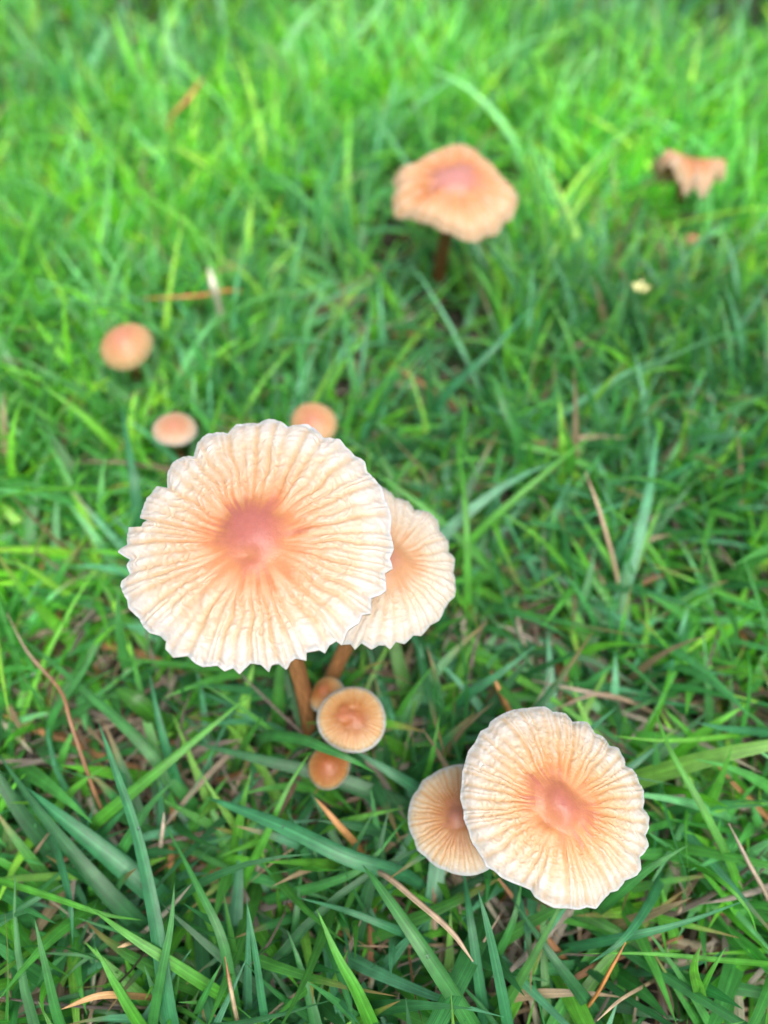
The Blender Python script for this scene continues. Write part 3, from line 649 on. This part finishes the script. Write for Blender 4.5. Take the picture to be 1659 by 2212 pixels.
B_('green blade crossing in front of the tiny lowest mushroom', 27, MID, [(818,1674,3.4),(765,1644,4.0),(705,1618,4.0),(645,1596,3.6),(570,1592,2.4)], fold=.1)
B_('broad teal blade running down right from the white rimmed button mushroom', 36, TEAL, [(760,1618,2.7),(830,1660,2.5),(910,1712,2.1),(1000,1790,1.2)])
B_('short pointed blade standing left of the front cap', 19, BRI, [(950,1543,3.4),(932,1640,2.9),(915,1700,1.6)], fold=.5)
B_('light blade pointing up right above the front cap', 24, TEAL, [(1162,1390,3.2),(1080,1455,2.9),(1000,1510,2.2)])
B_('broad bright blade rising out of focus right of centre', 40, MID, [(1060,800,4.4),(1090,880,3.9),(1120,960,2.8)])
B_('long pale blade slanting towards the upper right mushrooms', 24, TEAL, [(1145,665,4.6),(1060,760,4.0),(960,860,2.6)])
B_('wide vertical blade left of the upper middle mushroom stem', 26, MID, [(640,600,4.4),(590,700,3.9),(540,810,2.4)])
B_('pointed blade below the largest cap at its left', 20, MID, [(215,1385,3.6),(180,1450,3.2),(110,1560,2.2)])
B_('upright pale blade with pointed tip under the left of the largest cap', 26, TEAL, [(322,1450,3.3),(345,1560,2.9),(380,1680,1.8)])
B_('folded blade crossing behind the reddish straw at left', 30, MID, [(50,1380,3.0),(170,1480,2.8),(300,1600,2.4),(400,1720,1.4)])
B_('rounded dark green leaf lying below the largest cap', 44, (.05, .20, .02), [(250,1487,2.8),(300,1518,2.7),(350,1565,1.8)], both=True, fold=.1)
B_('pale blade lying along the right edge beside the front cap', 22, TEAL, [(1500,1560,3.2),(1575,1575,2.8),(1690,1590,1.8)])
B_('narrow bright blade leaning above the front cap at right', 16, LIME, [(1322,1590,3.6),(1440,1600,3.4),(1560,1592,2.8),(1650,1580,1.4)])
TAN, RED, ORG, GREY = (.46, .34, .22), (.34, .13, .05), (.48, .21, .06), (.34, .27, .20)
GS = 'dry straws lying among the green blades'
def St(label, wpx, col, pts, **k):
    k.setdefault('tube', True); k.setdefault('tip', 5); single('dry_straw', pts, wpx, col, label, 'dry straw', GS, M_STRAW, **k)
St('long tan straw slanting down right below the small tan mushroom', 13, TAN, [(1022,2077,3.6),(975,2012,3.6),(905,1950,3.4),(823,1886,2.8)], tip=8)
St('reddish brown bent straw at the left edge', 8, (.30, .15, .07), [(15,1325,3.6),(60,1410,3.5),(130,1492,3.4),(155,1570,3.2),(212,1732,1.8)], tipcol=(.42, .32, .22))
St('pale upright straw out of focus in the right middle', 10, TAN, [(1265,1020,4.2),(1298,1115,3.8),(1335,1260,1.8)])
St('orange withered blade below the tiny lowest mushroom', 15, (.44, .22, .07), [(680,1722,2.7),(728,1778,2.5),(775,1832,1.8)], tube=False)
St('bleached orange blade near the bottom left corner', 15, (.55, .33, .14), [(131,2181,2.8),(213,2151,3.0),(292,2151,2.2)], tube=False)
St('slim orange straw near the bottom right of centre', 9, ORG, [(1352,2035,3.4),(1322,2088,3.0),(1284,2156,2.0)])
St('blurred orange blade in the distant upper left grass', 12, ORG, [(442,165,4.6),(405,215,4.1),(365,272,3.0)], tube=False)
St('bleached white blade standing in the middle left distance', 18, (.66, .64, .5), [(450,575,4.2),(462,620,3.8),(478,680,2.4)], tube=False)
St('short pale cut straw left of the lower centre', 10, (.60, .50, .38), [(354,1755,2.5),(351,1795,2.2),(346,1838,1.2)])
St('brown tipped straw at the bottom left of centre', 10, (.50, .38, .24), [(486,2067,3.2),(498,2135,2.8),(513,2205,1.8)], tipcol=RED)
St('grey straw slanting at the right edge beside the front cap', 11, GREY, [(1574,1778,3.2),(1615,1860,2.9),(1665,1960,1.8)])
St('orange straw leaning above the front cap', 14, (.52, .25, .09), [(1061,1452,2.8),(1080,1495,2.5),(1102,1545,1.4)])
St('thin orange straw lying far off in the left middle grass', 10, ORG, [(310,645,3.4),(420,640,3.4),(525,632,2.4)])
St('stubby cut straw lying near the bottom left', 11, (.55, .38, .2), [(254,2047,2.9),(275,2040,2.8),(297,2033,1.9)])
St('greyish stem lying in the gap above the front cap', 12, GREY, [(1150,1470,1.8),(1290,1500,1.9),(1380,1520,1.0)])
St('second greyish stem crossing the gap above the front cap', 9, (.30, .21, .14), [(1180,1540,1.7),(1300,1500,2.0),(1420,1545,1.0)])
St('pale broken straw at the bottom right corner', 9, TAN, [(1290,2205,3.0),(1340,2160,2.6),(1400,2125,1.2)])

lawn(); thatch()
# ------------------------------------------------------------------ small pale blossom and dew
def blossom():
    P = at(1383, 625, .040); root = bpy.data.objects.new('small_blossom', None); root.location = (P[0], P[1] + .006, 0); root.empty_display_size = .01; link(root)
    tag(root, 'tiny pale yellow blossom out of focus at upper right', 'flower'); o = np.array(root.location)
    mats = []
    for nm, c in (('petal_yellow', (.70, .66, .30)), ('blossom_green', (.16, .30, .08))):
        m, t, b, _ = nmat(nm); b.inputs['Base Color'].default_value = (*c, 1); b.inputs['Roughness'].default_value = .6
        nn = N(t, 'ShaderNodeTexNoise', Scale=900.0); bp = N(t, 'ShaderNodeBump', Strength=.3, Distance=.0002); L(t, nn.outputs[0], bp.inputs['Height']); L(t, bp.outputs[0], b.inputs['Normal']); mats.append(m)
    for k in range(5):
        a = k / 5 * 2 * math.pi; V = []; F = []
        for i in range(5):
            f = i / 4; r_ = .0004 + .0028 * f; w = .0012 * math.sin(math.pi * (.15 + .8 * f))
            for j in (-1, 0, 1):
                V.append((r_ * math.cos(a) - j * w * math.sin(a), r_ * math.sin(a) + j * w * math.cos(a), .0012 * f * f + .0003 * abs(j)))
        for i in range(4):
            for j in range(2): F.append((i * 3 + j, i * 3 + j + 1, i * 3 + j + 4, i * 3 + j + 3))
        mesh_np('petal', C(V) + P - o, C(F), mats[0], parent=root)
    K = 8; V = []; F = []
    for i in range(K):
        f = i / (K - 1); c = (P - o) * f ** .8 * C([1, 1, 0]) + C([0, 0, P[2] * f])
        for j in range(6): V.append(c + .0004 * C([math.cos(j * 1.0472), math.sin(j * 1.0472), 0]))
    for i in range(K - 1):
        for j in range(6): F.append((i * 6 + j, i * 6 + (j + 1) % 6, i * 6 + 6 + (j + 1) % 6, i * 6 + 6 + j))
    mesh_np('stalk', C(V), C(F), mats[1], parent=root)
blossom()

def dew(px, py, h, rad, label):
    m = bpy.data.materials.get('dew_water')
    if m is None:
        m, t, b, _ = nmat('dew_water'); b.inputs['Transmission Weight'].default_value = 1; b.inputs['Roughness'].default_value = .01; b.inputs['IOR'].default_value = 1.33
    K, M = 9, 14; a = np.linspace(0.02, math.pi - .02, K); bb = np.arange(M) / M * 6.28318
    V = np.stack([np.sin(a)[:, None] * np.cos(bb), np.sin(a)[:, None] * np.sin(bb), .8 * np.cos(a)[:, None] * np.ones(M)], -1).reshape(-1, 3) * rad
    F = [(i * M + j, (i + 1) * M + j, (i + 1) * M + (j + 1) % M, i * M + (j + 1) % M) for i in range(K - 1) for j in range(M)]
    o = mesh_np('dew_drop', V, C(F), m); o.location = at(px, py, h); tag(o, label, 'dew drop', 'dew drops on the grass')
dew(299, 1790, .0395, .0004, 'clear dew drop on the tall blue-green blade at lower left')
dew(611, 1786, .0312, .00035, 'tiny dew drop on the broad pale blade in the lower middle')
dew(924, 2067, .0335, .0004, 'tiny dew drop on the broadest blade near the bottom edge')
dew(1190, 1270, .034, .0006, 'round dew drop in the grass right of the half hidden cap')
dew(70, 1457, .036, .0006, 'round dew drop beside the reddish straw at left')
